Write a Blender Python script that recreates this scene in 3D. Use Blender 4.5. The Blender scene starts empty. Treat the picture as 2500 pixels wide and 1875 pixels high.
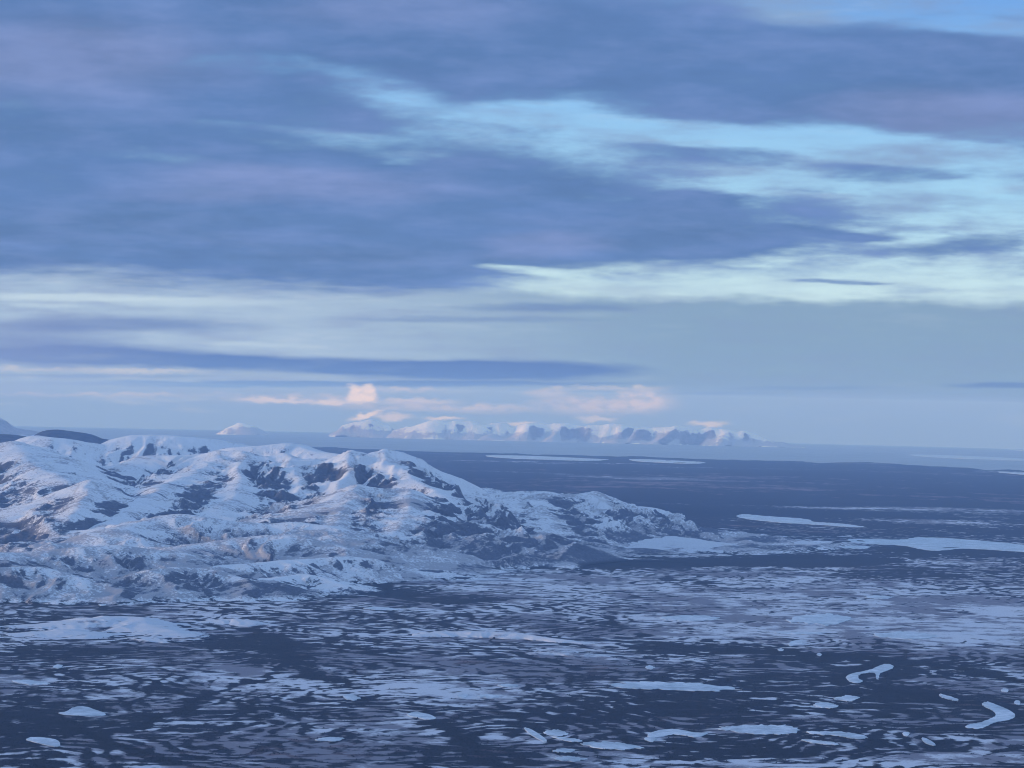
import bpy, math, random
import numpy as np
from mathutils import Matrix, Vector

# ------------------------------------------------------------------ camera, world, sun, exposure
sc = bpy.context.scene
H = 1000.0                       # flying height above the plain (metres)
RE = 7.43e6                      # earth radius incl. refraction
F = 5414.0                       # focal length in pixels of the 2500 px wide photograph (26 deg)
TILT = math.radians(1.31)
PITCH = math.atan(39.5 / F)
fwd = Vector((0, math.cos(PITCH), math.sin(PITCH)))
r0 = Vector((1, 0, 0)); u0 = r0.cross(fwd)
right = r0 * math.cos(TILT) + u0 * math.sin(TILT)
upv = u0 * math.cos(TILT) - r0 * math.sin(TILT)
cam_d = bpy.data.cameras.new('camera')
cam_d.sensor_width = 36.0
cam_d.lens = 36.0 * F / 2500.0
cam_d.clip_start = 5.0; cam_d.clip_end = 600000.0
cam = bpy.data.objects.new('camera', cam_d); sc.collection.objects.link(cam)
M = Matrix((right, upv, -fwd)).transposed().to_4x4(); M.translation = (0, 0, H)
cam.matrix_world = M
sc.camera = cam

SUN_AZ = math.radians(-98.0)    # clockwise from the view direction: left, a little behind
SUN_EL = math.radians(5.0)
sc.view_settings.view_transform = 'Standard'
sc.view_settings.look = 'None'
sc.view_settings.gamma = 1.0
sc.view_settings.use_curve_mapping = False
sc.view_settings.exposure = 1.0
sc.render.engine = 'CYCLES'
sc.cycles.use_denoising = True
sc.cycles.filter_width = 1.0
sc.cycles.max_bounces = 4
sc.cycles.diffuse_bounces = 2
sc.cycles.volume_bounces = 2
sc.cycles.use_adaptive_sampling = True

def pix_dir(px, py):
    return fwd + right * ((px - 1250.0) / F) + upv * ((937.5 - py) / F)
def azel(px, py):
    d = pix_dir(px, py).normalized()
    return math.degrees(math.atan2(d.x, d.y)), math.degrees(math.asin(d.z))

# ---- world: Nishita sky with layered cloud
world = bpy.data.worlds.new('World'); sc.world = world; world.use_nodes = True
wt = world.node_tree; wt.nodes.clear()

class NB:
    """small helper to write node trees as expressions"""
    def __init__(s, tree): s.t = tree
    def put(s, sock, v):
        if hasattr(v, 'is_linked') or isinstance(v, bpy.types.NodeSocket): s.t.links.new(v, sock)
        elif v is not None: sock.default_value = v
    def m(s, op, a, b=None, c=None, clamp=False):
        n = s.t.nodes.new('ShaderNodeMath'); n.operation = op; n.use_clamp = clamp
        for i, v in enumerate((a, b, c)):
            if v is not None: s.put(n.inputs[i], v)
        return n.outputs[0]
    def vm(s, op, a, b=None):
        n = s.t.nodes.new('ShaderNodeVectorMath'); n.operation = op
        s.put(n.inputs[0], a)
        if b is not None:
            if op == 'SCALE': s.put(n.inputs[3], b)
            else: s.put(n.inputs[1], b)
        return n.outputs['Value'] if op in ('LENGTH', 'DOT_PRODUCT') else n.outputs[0]
    def mr(s, v, a, b, c=0.0, d=1.0, smooth=True):
        n = s.t.nodes.new('ShaderNodeMapRange'); n.interpolation_type = 'SMOOTHSTEP' if smooth else 'LINEAR'
        for i, x in enumerate((v, a, b, c, d)): s.put(n.inputs[i], x)
        return n.outputs[0]
    def mix(s, f, a, b):
        n = s.t.nodes.new('ShaderNodeMix'); n.data_type = 'RGBA'
        s.put(n.inputs[0], f)
        for i, v in ((6, a), (7, b)):
            if isinstance(v, (tuple, list)) and len(v) == 3: v = (*v, 1.0)
            s.put(n.inputs[i], v)
        return n.outputs[2]
    def mul(s, a, b):
        n = s.t.nodes.new('ShaderNodeMix'); n.data_type = 'RGBA'; n.blend_type = 'MULTIPLY'
        n.inputs[0].default_value = 1.0
        for i, v in ((6, a), (7, b)):
            if isinstance(v, (tuple, list)) and len(v) == 3: v = (*v, 1.0)
            s.put(n.inputs[i], v)
        return n.outputs[2]
    def sep(s, v):
        n = s.t.nodes.new('ShaderNodeSeparateXYZ'); s.put(n.inputs[0], v); return n.outputs
    def comb(s, x, y, z=0.0):
        n = s.t.nodes.new('ShaderNodeCombineXYZ')
        for i, v in enumerate((x, y, z)): s.put(n.inputs[i], v)
        return n.outputs[0]
    def noise(s, v, scale, detail=4.0, rough=0.55, out='Fac', dist=0.0):
        n = s.t.nodes.new('ShaderNodeTexNoise'); s.put(n.inputs['Vector'], v)
        n.inputs['Scale'].default_value = scale; n.inputs['Detail'].default_value = detail
        n.inputs['Roughness'].default_value = rough; n.inputs['Distortion'].default_value = dist
        return n.outputs[out]
    def ramp(s, f, stops, interp='LINEAR'):
        n = s.t.nodes.new('ShaderNodeValToRGB'); n.color_ramp.interpolation = interp
        el = n.color_ramp.elements
        while len(el) < len(stops): el.new(0.5)
        for e, (p, c) in zip(el, stops): e.position = p; e.color = (*c, 1.0)
        s.put(n.inputs[0], f)
        return n.outputs[0]
    def attr(s, name):
        n = s.t.nodes.new('ShaderNodeAttribute'); n.attribute_name = name; return n.outputs['Fac']

def lin(r, g, b):
    f = lambda c: (c / 255.0) / 12.92 if c / 255.0 <= 0.04045 else ((c / 255.0 + 0.055) / 1.055) ** 2.4
    return (f(r), f(g), f(b))

WS = 0.15                        # world background strength
CS = 1.0 / (WS * 2.0)            # picture values to world values at exposure 1
w = NB(wt)
tc = wt.nodes.new('ShaderNodeTexCoord')
gx, gy, gz = w.sep(tc.outputs['Generated'])
zc = w.m('MAXIMUM', gz, 0.0)
sky = wt.nodes.new('ShaderNodeTexSky'); sky.sky_type = 'NISHITA'; sky.sun_disc = False
sky.sun_elevation = SUN_EL; sky.sun_rotation = SUN_AZ
sky.altitude = H; sky.air_density = 1.0; sky.dust_density = 0.4; sky.ozone_density = 2.0
w.put(sky.inputs[0], w.comb(gx, gy, zc))
AZ = w.m('MULTIPLY', w.m('ARCTAN2', gx, gy), 180 / math.pi)
EL = w.m('MULTIPLY', w.m('ARCSINE', gz), 180 / math.pi)
den = w.m('ADD', zc, 0.055)
P = w.comb(w.m('DIVIDE', gx, den), w.m('DIVIDE', gy, den), 0.0)       # the sheet of cloud seen in perspective
nA = w.vm('SUBTRACT', w.noise(P, 1.1, 5.0, 0.55, 'Color'), (0.5, 0.5, 0.5))
nAx, nAy, nAz = w.sep(nA)
den2 = w.m('ADD', zc, 0.15)
P2 = w.comb(w.m('DIVIDE', gx, den2), w.m('DIVIDE', gy, den2), 5.0)
nF = w.noise(P2, 5.2, 6.0, 0.6)
Pd = w.comb(AZ, w.m('MULTIPLY', EL, 7.0), 3.0)                        # drawn-out streaks low over the horizon
nS = w.noise(Pd, 0.42, 5.0, 0.55)
# big soft warp for the upper deck, a gentler one for the low streaks
AZ1 = w.m('MULTIPLY_ADD', nAx, 5.0, AZ)
EL1 = w.m('MULTIPLY_ADD', nAy, w.m('MULTIPLY_ADD', EL, 0.16, 0.3), EL)
V1 = w.comb(AZ1, EL1)
nB = w.vm('SUBTRACT', w.noise(Pd, 0.9, 4.0, 0.55, 'Color'), (0.5, 0.5, 0.5))
nBx, nBy, nBz = w.sep(nB)
V2 = w.comb(w.m('MULTIPLY_ADD', nBx, 1.6, AZ), w.m('MULTIPLY_ADD', nBy, 0.16, EL))
K = 1.1302                       # my sky notes are in a 2212 px wide copy of the photograph
def blob(V, ox, oy, rx, ry, rot=0.0, inner=0.2):
    a, e = azel(ox * K, oy * K)
    s = K / F * 180 / math.pi
    n = wt.nodes.new('ShaderNodeMapping'); n.vector_type = 'TEXTURE'
    n.inputs['Location'].default_value = (a, e, 0)
    n.inputs['Rotation'].default_value = (0, 0, math.radians(rot + 1.31))
    n.inputs['Scale'].default_value = (rx * s, ry * s, 1)
    w.put(n.inputs['Vector'], V)
    return w.mr(w.vm('LENGTH', n.outputs[0]), inner, 1.0, 1.0, 0.0)
def total(V, items, start=None):
    acc = start
    for it in items:
        wgt = it[0]; b = blob(V, *it[1:])
        acc = w.m('MULTIPLY', b, wgt) if acc is None else w.m('MULTIPLY_ADD', b, wgt, acc)
    return acc
def eldeg(oy): return azel(1250, oy * K)[1]

# clear air behind the clouds: the sky texture, cooled a little
clear = w.mul(sky.outputs[0], (0.82, 1.00, 1.38))
grad = w.ramp(w.mr(EL, -1.0, 13.0, 0, 1, False), [(0.0, (.75, .85, .95)), (0.36, (1.15, 1.12, 1.10)), (0.55, (.95, .99, 1.0)), (0.8, (.75, .86, 1.0)), (1.0, (.55, .75, 1.0))])
clear = w.mul(clear, grad)
def over(col, dens, c):
    c = tuple(x * CS for x in c) if isinstance(c, tuple) else c
    return w.mix(dens, col, c)
inview = w.m('MULTIPLY', w.mr(w.m('ABSOLUTE', AZ), 15.0, 24.0, 1.0, 0.0), w.mr(EL, 11.0, 17.0, 1.0, 0.0))
air = w.ramp(w.mr(EL, -1.0, 13.0, 0, 1, False), [(0.0, lin(150, 180, 205)), (0.24, lin(204, 230, 238)), (0.33, lin(196, 229, 242)), (0.45, lin(165, 212, 242)), (0.65, lin(140, 192, 240)), (0.85, lin(108, 160, 228)), (1.0, lin(96, 146, 216))])
col = w.mix(w.m('MULTIPLY', inview, 0.92), clear, w.vm('SCALE', air, CS))
thin = w.m('MULTIPLY_ADD', nF, 0.9, nAz)                                                    # torn thin cloud in the openings
col = over(col, w.m('MULTIPLY', w.mr(thin, 0.30, 0.66), w.mr(EL, eldeg(600), eldeg(520), 0.2, 0.9)), lin(136, 166, 205))
# --- pale veil low in the sky
wav = w.m('MULTIPLY', w.m('SUBTRACT', w.noise(w.comb(AZ, w.m('MULTIPLY', EL, 1.5), 9.0), 0.55, 4.0, 0.6), 0.5), 0.5)
veil_edge = w.m('MULTIPLY_ADD', nAz, 0.35, w.m('ADD', wav, w.m('MULTIPLY_ADD', nBy, 0.25, EL)))
veil = w.mr(w.m('SUBTRACT', veil_edge, w.mr(AZ, -6.0, 2.0, 0.45, 0.0)), eldeg(620), eldeg(652), 0.0, 1.0)
vcol = w.mix(w.mr(AZ, -7.0, 5.0), tuple(x * CS for x in (*lin(166, 190, 217), 1.0)), tuple(x * CS for x in (*lin(128, 159, 189), 1.0)))
vcol = w.mix(w.mr(EL, eldeg(900), eldeg(780), 1.0, 0.0), vcol, tuple(x * CS for x in (*lin(112, 143, 182), 1.0)))
col = w.mix(w.m('MULTIPLY', veil, w.mr(w.m('ABSOLUTE', AZ), 16.0, 45.0, 0.93, 0.45)), col, vcol)
# --- soft streak structure inside the veil
stk = w.m('MULTIPLY', w.mr(nS, 0.42, 0.72), w.mr(AZ, -14.0, 8.0, 0.55, 0.22))
col = over(col, w.m('MULTIPLY', stk, w.mr(EL, eldeg(930), eldeg(860))), lin(132, 150, 192))
pale = w.m('MULTIPLY', w.mr(w.m('SUBTRACT', 1.0, nS), 0.55, 0.75), w.mr(AZ, -12.0, 4.0, 0.55, 0.1))
col = over(col, w.m('MULTIPLY', pale, w.mr(EL, eldeg(930), eldeg(880))), lin(196, 212, 230))
# --- bright line under the deck on the left
br = total(V2, [(0.75, 120, 642, 330, 14), (0.5, 420, 652, 260, 16), (0.4, 110, 660, 90, 8), (0.4, 850, 622, 190, 7, 0), (.35, 560, 745, 190, 8, -2)])
col = over(col, w.m('MINIMUM', br, 0.85), lin(200, 222, 236))
# --- low bars of cloud
bars = total(V2, [(.7, 250, 700, 420, 26), (.7, 60, 745, 320, 60), (1.05, 280, 772, 420, 30, -1, .3), (1.05, 1060, 800, 420, 30, 0, .45), (.9, 700, 790, 420, 26, -1, .3),
                  (.9, 700, 829, 860, 9, 0, .4), (.5, 200, 812, 330, 7), (.7, 2180, 832, 150, 11, 0, .4), (.5, 1180, 664, 280, 15), (.35, 1000, 690, 400, 10),
                  (.35, 1750, 838, 240, 6), (.35, 1560, 850, 200, 5), (.45, 1240, 872, 60, 4), (.45, 480, 835, 250, 5)])
bars = w.m('MULTIPLY', w.m('MINIMUM', bars, 1.0), w.mr(nS, 0.2, 0.5, 0.8, 1.0))
bcol = w.mix(w.mr(AZ, -13.0, -7.0), tuple(x * CS for x in (*lin(116, 137, 186), 1.0)), tuple(x * CS for x in (*lin(92, 122, 178), 1.0)))
col = w.mix(bars, col, bcol)
# --- clouds touched by the low sun, far off
nC = w.noise(w.comb(AZ, w.m('MULTIPLY', EL, 1.7), 2.0), 2.6, 5.0, 0.6)
Vc = w.comb(w.m('MULTIPLY_ADD', w.m('SUBTRACT', nC, 0.5), 0.45, AZ), w.m('MULTIPLY_ADD', w.m('SUBTRACT', nC, 0.5), -0.30, EL))
warm = total(Vc, [(.55, 650, 862, 230, 15), (.5, 880, 842, 110, 9), (.5, 900, 878, 260, 14), (.65, 1300, 875, 210, 32), (.6, 1390, 862, 90, 36), (.5, 1180, 848, 70, 16), (.4, 250, 852, 330, 7), (.45, 1300, 838, 180, 8),
                  (.4, 60, 797, 170, 9), (.4, 300, 803, 200, 8), (.4, 1050, 885, 160, 14)])
warm = w.m('MULTIPLY', w.m('MINIMUM', warm, 0.8), w.mr(nC, 0.34, 0.62, 0.35, 1.0))
col = over(col, warm, (0.75, 0.71, 0.64))
puff = total(Vc, [(.7, 766, 840, 22, 13, 0, .3), (.7, 794, 838, 22, 14, 0, .3), (.7, 800, 853, 22, 19, 0, .3), (.7, 766, 853, 30, 18, 0, .3), (.6, 780, 864, 44, 14, 0, .2), (.6, 715, 870, 62, 10), (.45, 600, 864, 120, 8), (.4, 900, 866, 120, 8), (.8, 790, 896, 55, 9, 14), (.5, 850, 900, 60, 12), (.6, 960, 905, 60, 7), (.5, 1120, 912, 50, 6), (.5, 1530, 915, 60, 10), (.4, 1290, 905, 60, 9)])
col = over(col, w.m('MINIMUM', puff, 0.92), (1.06, 1.0, 0.82))
# --- the dark deck above
deck = total(V1, [
    (1.0, 250, 60, 1700, 230, 0, .35), (1.0, 1800, 165, 1250, 200, -5, .35), (1.0, 250, 420, 1450, 300, 0, .35), (.8, 1000, 450, 700, 140, 0, .2),
    (.75, 1230, 525, 640, 95, -2, .2), (1.0, 250, 570, 1000, 120, -1, .4), (.7, 1650, 480, 420, 90, 0, .1), (.7, 1930, 378, 260, 44), (.75, 2110, 525, 280, 40, 4),
    (.6, 1800, 610, 130, 10), (.5, 1600, 545, 420, 46), (.6, 1560, 345, 300, 36, -3), (.6, 2230, 350, 180, 50), (.6, 1780, 500, 170, 18, -4), (.5, 1500, 440, 140, 24), (.5, 1750, 415, 200, 16, -3), (.5, 2050, 460, 160, 14),
    (-.7, 790, 190, 190, 52, -6, .1), (-.9, 1130, 248, 260, 36, -6, .1), (-1.0, 1480, 300, 340, 38, -5, .15), (-1.1, 1950, 330, 440, 50, -5, .2), (-.75, 2120, 440, 420, 74, -3, .1), (-.45, 1650, 410, 260, 40, -3, .1),
    (-.5, 720, 290, 190, 24, -3, .0), (-.4, 950, 345, 110, 28, 0, .0), (-.6, 600, 514, 200, 22, -7, .0), (-.6, 800, 528, 200, 20, -4, .0), (-.3, 350, 345, 420, 28, -6, .0),
    (-.6, 1120, 575, 220, 16, -3, .0), (-.6, 1720, 10, 260, 46, 0, .1), (-.7, 2110, 58, 280, 34, -6, .1), (-.4, 560, 140, 340, 40, 0, .0), (-.3, 1000, 110, 500, 40, -4, 0), (-.35, 250, 250, 500, 26, -3, 0)])
gen = w.m('MULTIPLY', w.mr(nAz, -0.22, 0.0), w.mr(EL, 3.0, 6.0))                        # the deck goes on overhead and around
deck = w.m('ADD', w.m('MULTIPLY', deck, inview), w.m('MULTIPLY', gen, w.m('SUBTRACT', 1.0, inview)))
deck = w.m('ADD', deck, w.m('MULTIPLY', w.m('SUBTRACT', nF, 0.5), 1.6))
dd = w.mr(deck, -0.08, 0.9)
dd = w.m('MULTIPLY', dd, w.mr(w.m('MULTIPLY_ADD', nBy, 0.5, w.m('MULTIPLY_ADD', nAy, .9, EL)), eldeg(655), eldeg(600)))
tone = total(V1, [(.9, 120, 130, 500, 130), (.8, 600, 400, 560, 60), (.9, 2100, 260, 420, 70), (.6, 1150, 530, 260, 40), (.5, 900, 30, 500, 60)])
tone = w.m('ADD', w.m('MULTIPLY', tone, inview), w.m('MULTIPLY', w.m('SUBTRACT', nF, 0.45), 1.6), clamp=True)
dcol = w.mix(tone, tuple(x * CS for x in (*lin(92, 126, 180), 1.0)), tuple(x * CS for x in (*lin(119, 140, 190), 1.0)))
dcol = w.vm('SCALE', dcol, w.mr(w.m('MULTIPLY_ADD', nAz, 0.8, nF), 0.2, 0.8, 0.84, 1.22, False))
paler = w.m('MULTIPLY', w.m('SUBTRACT', 1.0, inview), w.mr(nAx, -0.25, 0.06))               # unseen deck outside the view, made brighter and bluer to light the snow
dcol = w.mix(paler, dcol, tuple(x * CS for x in (0.37, 0.59, 1.04, 1.0)))
col = w.mix(w.m('MULTIPLY', dd, 0.96), col, dcol)
bg = wt.nodes.new('ShaderNodeBackground'); w.put(bg.inputs[0], col); bg.inputs[1].default_value = WS
wo = wt.nodes.new('ShaderNodeOutputWorld'); wt.links.new(bg.outputs[0], wo.inputs[0])
world.cycles.sampling_method = 'MANUAL'; world.cycles.sample_map_resolution = 512

sun_d = bpy.data.lights.new('sun', 'SUN'); sun_d.energy = 1.5; sun_d.angle = math.radians(10.0); sun_d.color = (1.0, 0.77, 0.59)
sun = bpy.data.objects.new('sun', sun_d); sc.collection.objects.link(sun)
sdir = Vector((math.sin(SUN_AZ) * math.cos(SUN_EL), math.cos(SUN_AZ) * math.cos(SUN_EL), math.sin(SUN_EL)))
sun.rotation_euler = sdir.to_track_quat('Z', 'Y').to_euler()

# ------------------------------------------------------------------ helpers: noise, pixels to ground
rng = np.random.default_rng(7)
PERM = rng.permutation(512).astype(np.int32)
GA = rng.uniform(0, 2 * np.pi, 512)
GXT, GYT = np.cos(GA).astype(np.float32), np.sin(GA).astype(np.float32)
def perlin(x, y, seed=0):
    x = np.asarray(x, np.float64) + seed * 17.37; y = np.asarray(y, np.float64) + seed * 5.91
    xi = np.floor(x).astype(np.int64); yi = np.floor(y).astype(np.int64)
    fx = (x - xi).astype(np.float32); fy = (y - yi).astype(np.float32)
    ux = fx * fx * fx * (fx * (fx * 6 - 15) + 10); uy = fy * fy * fy * (fy * (fy * 6 - 15) + 10)
    def g(ix, iy, dx, dy):
        h = PERM[(PERM[ix & 511] + iy) & 511]
        return GXT[h] * dx + GYT[h] * dy
    a = g(xi, yi, fx, fy); b = g(xi + 1, yi, fx - 1, fy)
    c = g(xi, yi + 1, fx, fy - 1); d = g(xi + 1, yi + 1, fx - 1, fy - 1)
    return ((a + ux * (b - a)) * (1 - uy) + (c + ux * (d - c)) * uy) * 1.5
def fbm(x, y, oct=4, seed=0, rough=0.5):
    s = 0; a = 1.0; n = 0
    for i in range(oct):
        s = s + a * perlin(x, y, seed + i * 3); n += a; a *= rough; x = x * 2.03; y = y * 2.03
    return s / n
def sstep(a, b, x):
    t = np.clip((x - a) / (b - a), 0, 1); return t * t * (3 - 2 * t)

def at_dist(px, py, d):
    v = pix_dir(px, py); k = d / math.hypot(v.x, v.y)
    return v.x * k, v.y * k, H + v.z * k + d * d / (2 * RE)          # x, y, altitude above the datum
def on_ground(px, py):
    v = pix_dir(px, py); hy = math.hypot(v.x, v.y); t = -v.z / hy
    d = RE * (t - math.sqrt(max(t * t - 2 * H / RE, 0.0)))
    return v.x / hy * d, v.y / hy * d
def to_pix(x, y, alt):
    z = alt - (x * x + y * y) / (2 * RE) - H
    f = x * fwd.x + y * fwd.y + z * fwd.z
    u = x * right.x + y * right.y + z * right.z
    v = x * upv.x + y * upv.y + z * upv.z
    return 1250 + F * u / f, 937.5 - F * v / f

def link(name, me, mat=None, parent=None):
    o = bpy.data.objects.new(name, me); sc.collection.objects.link(o)
    if mat: me.materials.append(mat)
    if parent: o.parent = parent
    return o
def tag(o, label=None, cat=None, group=None, kind=None):
    for k, v in (('label', label), ('category', cat), ('group', group), ('kind', kind)):
        if v: o[k] = v
    return o
def grid_mesh(name, X, Y, Z, attrs=None, smooth=True):
    n, m = X.shape
    me = bpy.data.meshes.new(name)
    co = np.stack((X, Y, Z), -1).reshape(-1, 3).astype(np.float32)
    i = np.arange(n * m).reshape(n, m)
    q = np.stack((i[:-1, :-1], i[:-1, 1:], i[1:, 1:], i[1:, :-1]), -1).reshape(-1, 4)
    me.vertices.add(n * m); me.vertices.foreach_set('co', co.ravel())
    me.loops.add(q.size); me.loops.foreach_set('vertex_index', q.ravel().astype(np.int32))
    me.polygons.add(len(q)); me.polygons.foreach_set('loop_start', np.arange(0, q.size, 4, dtype=np.int32))
    me.update(calc_edges=True)
    if smooth: me.polygons.foreach_set('use_smooth', np.ones(len(q), bool))
    for k, v in (attrs or {}).items():
        a = me.attributes.new(k, 'FLOAT', 'POINT'); a.data.foreach_set('value', v.reshape(-1).astype(np.float32))
    return me
def mat_new(name):
    m = bpy.data.materials.new(name); m.use_nodes = True
    b = m.node_tree.nodes['Principled BSDF']; b.inputs['Specular IOR Level'].default_value = 0.15
    b.inputs['Roughness'].default_value = 0.9
    return m, NB(m.node_tree), b

SNOW = (0.69, 0.715, 0.75); ROCK = (0.058, 0.066, 0.086); BRUSH = (0.22, 0.215, 0.24); FOREST = (0.010, 0.013, 0.017)

def objpos(nb):
    t = nb.t.nodes.new('ShaderNodeTexCoord'); return t.outputs['Object']

def ground_material():
    m, nb, b = mat_new('tundra_snow_and_scrub')
    p = nb.vm('MULTIPLY', objpos(nb), (1, 1, 0))
    f = nb.attr('snow'); g = nb.attr('scrub')
    n1 = nb.m('SUBTRACT', nb.noise(p, 1 / 28.0, 3.0, 0.6), 0.5)
    n2 = nb.m('SUBTRACT', nb.noise(p, 1 / 9.0, 2.0, 0.6), 0.5)
    ff = nb.m('ADD', f, nb.m('MULTIPLY_ADD', n1, 0.5, nb.m('MULTIPLY', n2, 0.35)))
    light = nb.mr(ff, -0.17, 0.19)
    gg = nb.mr(nb.m('MULTIPLY_ADD', n1, 1.0, nb.m('MULTIPLY_ADD', n2, 0.7, g)), -0.12, 0.42)
    snow = nb.mix(gg, (0.52, 0.545, 0.59), (0.18, 0.177, 0.205))
    dark = nb.mix(nb.mr(nb.m('MULTIPLY_ADD', n2, 1.6, nb.m('ADD', n1, nb.m('MULTIPLY', ff, .3))), -0.45, 0.4), FOREST, (0.024, 0.028, 0.041))
    dark = nb.mix(nb.mr(g, .62, 1.6), dark, (0.17, 0.125, 0.135))
    nb.put(b.inputs['Base Color'], nb.mix(light, dark, snow))
    return m
def mountain_material(name, snow=SNOW, rock=ROCK, brush=BRUSH, scale=1.0, amp=1.0, bump=5.0):
    m, nb, b = mat_new(name)
    p = objpos(nb)
    r = nb.attr('rock'); k = nb.attr('brush')
    t = nb.attr('along'); d = nb.attr('down')
    n1 = nb.m('SUBTRACT', nb.noise(p, 1 / (70.0 * scale), 5.0, 0.68), 0.5)
    n2 = nb.m('SUBTRACT', nb.noise(p, 1 / (19.0 * scale), 3.0, 0.65), 0.5)
    flow = nb.comb(nb.m('MULTIPLY_ADD', n1, 1.6, nb.m('DIVIDE', t, 34.0 * scale)), nb.m('DIVIDE', d, 190.0 * scale), 0.0)
    n3 = nb.m('SUBTRACT', nb.noise(flow, 1.0, 4.0, 0.65), 0.5)          # gully streaks running down the slope
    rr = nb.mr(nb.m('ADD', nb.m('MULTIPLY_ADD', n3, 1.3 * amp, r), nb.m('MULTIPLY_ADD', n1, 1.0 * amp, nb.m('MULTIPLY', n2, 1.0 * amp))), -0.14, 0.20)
    kk = nb.mr(nb.m('ADD', nb.m('MULTIPLY_ADD', n3, 1.2 * amp, k), nb.m('MULTIPLY_ADD', n2, 2.4 * amp, nb.m('MULTIPLY', n1, 1.0 * amp))), 0.0, 0.45)
    sn = nb.mix(nb.mr(n1, -.35, .35), tuple(x * .86 for x in snow), snow)
    c = nb.mix(nb.m('MULTIPLY', kk, 0.72), sn, brush)
    rc = nb.mix(nb.mr(n2, -.3, .4), rock, tuple(x * 2.2 for x in rock))
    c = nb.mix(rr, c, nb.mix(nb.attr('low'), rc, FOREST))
    nb.put(b.inputs['Base Color'], c)
    bp = nb.t.nodes.new('ShaderNodeBump'); bp.inputs['Distance'].default_value = bump * scale; bp.inputs['Strength'].default_value = 0.9
    nb.put(bp.inputs['Height'], nb.m('ADD', nb.m('MULTIPLY', n3, 1.6), nb.m('MULTIPLY_ADD', n1, 2.0, n2)))
    nb.put(b.inputs['Normal'], bp.outputs[0])
    return m
def plain_material(name, c1, c2, scale, rough=0.85, spec=0.15):
    m, nb, b = mat_new(name)
    n = nb.noise(objpos(nb), 1.0 / scale, 4.0, 0.6)
    nb.put(b.inputs['Base Color'], nb.mix(nb.mr(n, 0.35, 0.65), c1, c2))
    b.inputs['Roughness'].default_value = rough; b.inputs['Specular IOR Level'].default_value = spec
    return m
def ice_material():
    m, nb, b = mat_new('snow_dusted_ice'); p = objpos(nb)
    n1 = nb.noise(p, 1 / 140.0, 5.0, 0.7); n2 = nb.noise(p, 1 / 26.0, 3.0, 0.6)
    v = nb.mr(nb.m('MULTIPLY_ADD', n2, 0.6, n1), 0.55, 1.05)
    nb.put(b.inputs['Base Color'], nb.ramp(v, [(0.0, (0.20, 0.26, 0.31)), (0.45, (0.42, 0.49, 0.55)), (1.0, (0.64, 0.69, 0.74))]))
    nb.put(b.inputs['Roughness'], nb.mr(v, 0, 1, 0.35, 0.8)); b.inputs['Specular IOR Level'].default_value = 0.3
    return m
MAT_GROUND = ground_material()
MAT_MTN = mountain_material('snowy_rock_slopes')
MAT_HILL = mountain_material('snowy_scrub_slopes', scale=0.8)
MAT_FAR = mountain_material('far_snow_slopes', snow=(0.92, 0.90, 0.88), rock=(0.16, 0.15, 0.16), brush=(0.28, 0.30, 0.35), scale=9.0, amp=0.6, bump=4.0)
MAT_DARKHILL = plain_material('dark_forested_slopes', FOREST, (0.05, 0.05, 0.055), 120.0)
MAT_ICE = ice_material()
MAT_SEA = plain_material('cold_sea', (0.10, 0.13, 0.16), (0.16, 0.19, 0.22), 2500.0, 0.35, 0.4)
MAT_TREE = plain_material('spruce_green_black', (0.016, 0.02, 0.021), (0.03, 0.034, 0.034), 60.0)

# ------------------------------------------------------------------ ground
# art direction of the cover, in photo pixels: cx, cy, rx, ry, snow bias
COVER = [
 (1900, 1220, 1400, 95, -0.12), (2350, 1345, 300, 20, -0.40), (1150, 1200, 700, 60, -0.12), (1560, 1372, 200, 10, -0.50),
 (1500, 1378, 290, 14, -0.90), (1950, 1372, 260, 16, -0.75), (2200, 1408, 190, 14, -0.31), (960, 1448, 130, 16, -0.56), (1130, 1466, 110, 12, -0.50), (880, 1432, 90, 8, -0.37),
 (1500, 1430, 700, 40, 0.30), (2150, 1500, 600, 75, 0.38), (1300, 1490, 500, 40, 0.18), (1950, 1530, 420, 40, 0.35), (2420, 1560, 200, 50, 0.35),
 (300, 1455, 420, 30, -0.20), (150, 1605, 200, 22, -0.37), (650, 1590, 120, 45, -0.43), (520, 1565, 130, 12, -0.31), (1050, 1520, 260, 18, -0.12),
 (480, 1680, 330, 70, 0.10), (150, 1700, 160, 60, -0.15), (650, 1660, 160, 50, 0.18), (850, 1600, 140, 40, -0.06), (1150, 1620, 240, 40, 0.12), (1420, 1610, 160, 40, 0.25),
 (1700, 1590, 260, 16, -0.43), (2050, 1620, 240, 22, -0.34), (2260, 1640, 180, 26, -0.37), (1900, 1690, 420, 60, -0.25), (1550, 1730, 320, 40, -0.34), (1200, 1760, 220, 36, -0.22),
 (950, 1700, 160, 40, 0.05), (900, 1780, 160, 30, 0.10), (1150, 1850, 200, 50, -0.34), (1750, 1840, 260, 22, -0.37), (2200, 1720, 220, 40, -0.22), (2350, 1655, 200, 30, 0.10),
 (1960, 1612, 120, 12, -0.25), (2100, 1655, 130, 18, -0.31), (2260, 1700, 130, 20, -0.31), (2420, 1745, 100, 26, -0.25), (2330, 1785, 140, 12, -0.22), (2320, 1858, 230, 18, 0.75), (2000, 1870, 300, 10, 0.30), (1700, 1868, 160, 8, 0.30), (400, 1800, 260, 40, 0.05), (60, 1780, 120, 60, -0.19), (620, 1790, 200, 50, 0.08), (1080, 1690, 200, 30, 0.15),
]
def soft_ellipses(px, py, items):
    s = np.zeros_like(px)
    for cx, cy, rx, ry, v in items:
        q = ((px - cx) / rx) ** 2 + ((py - cy) / ry) ** 2
        s += v * np.clip(1.25 - q, 0, 1)
    return s
def coast(x, y):
    return 0.0
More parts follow.
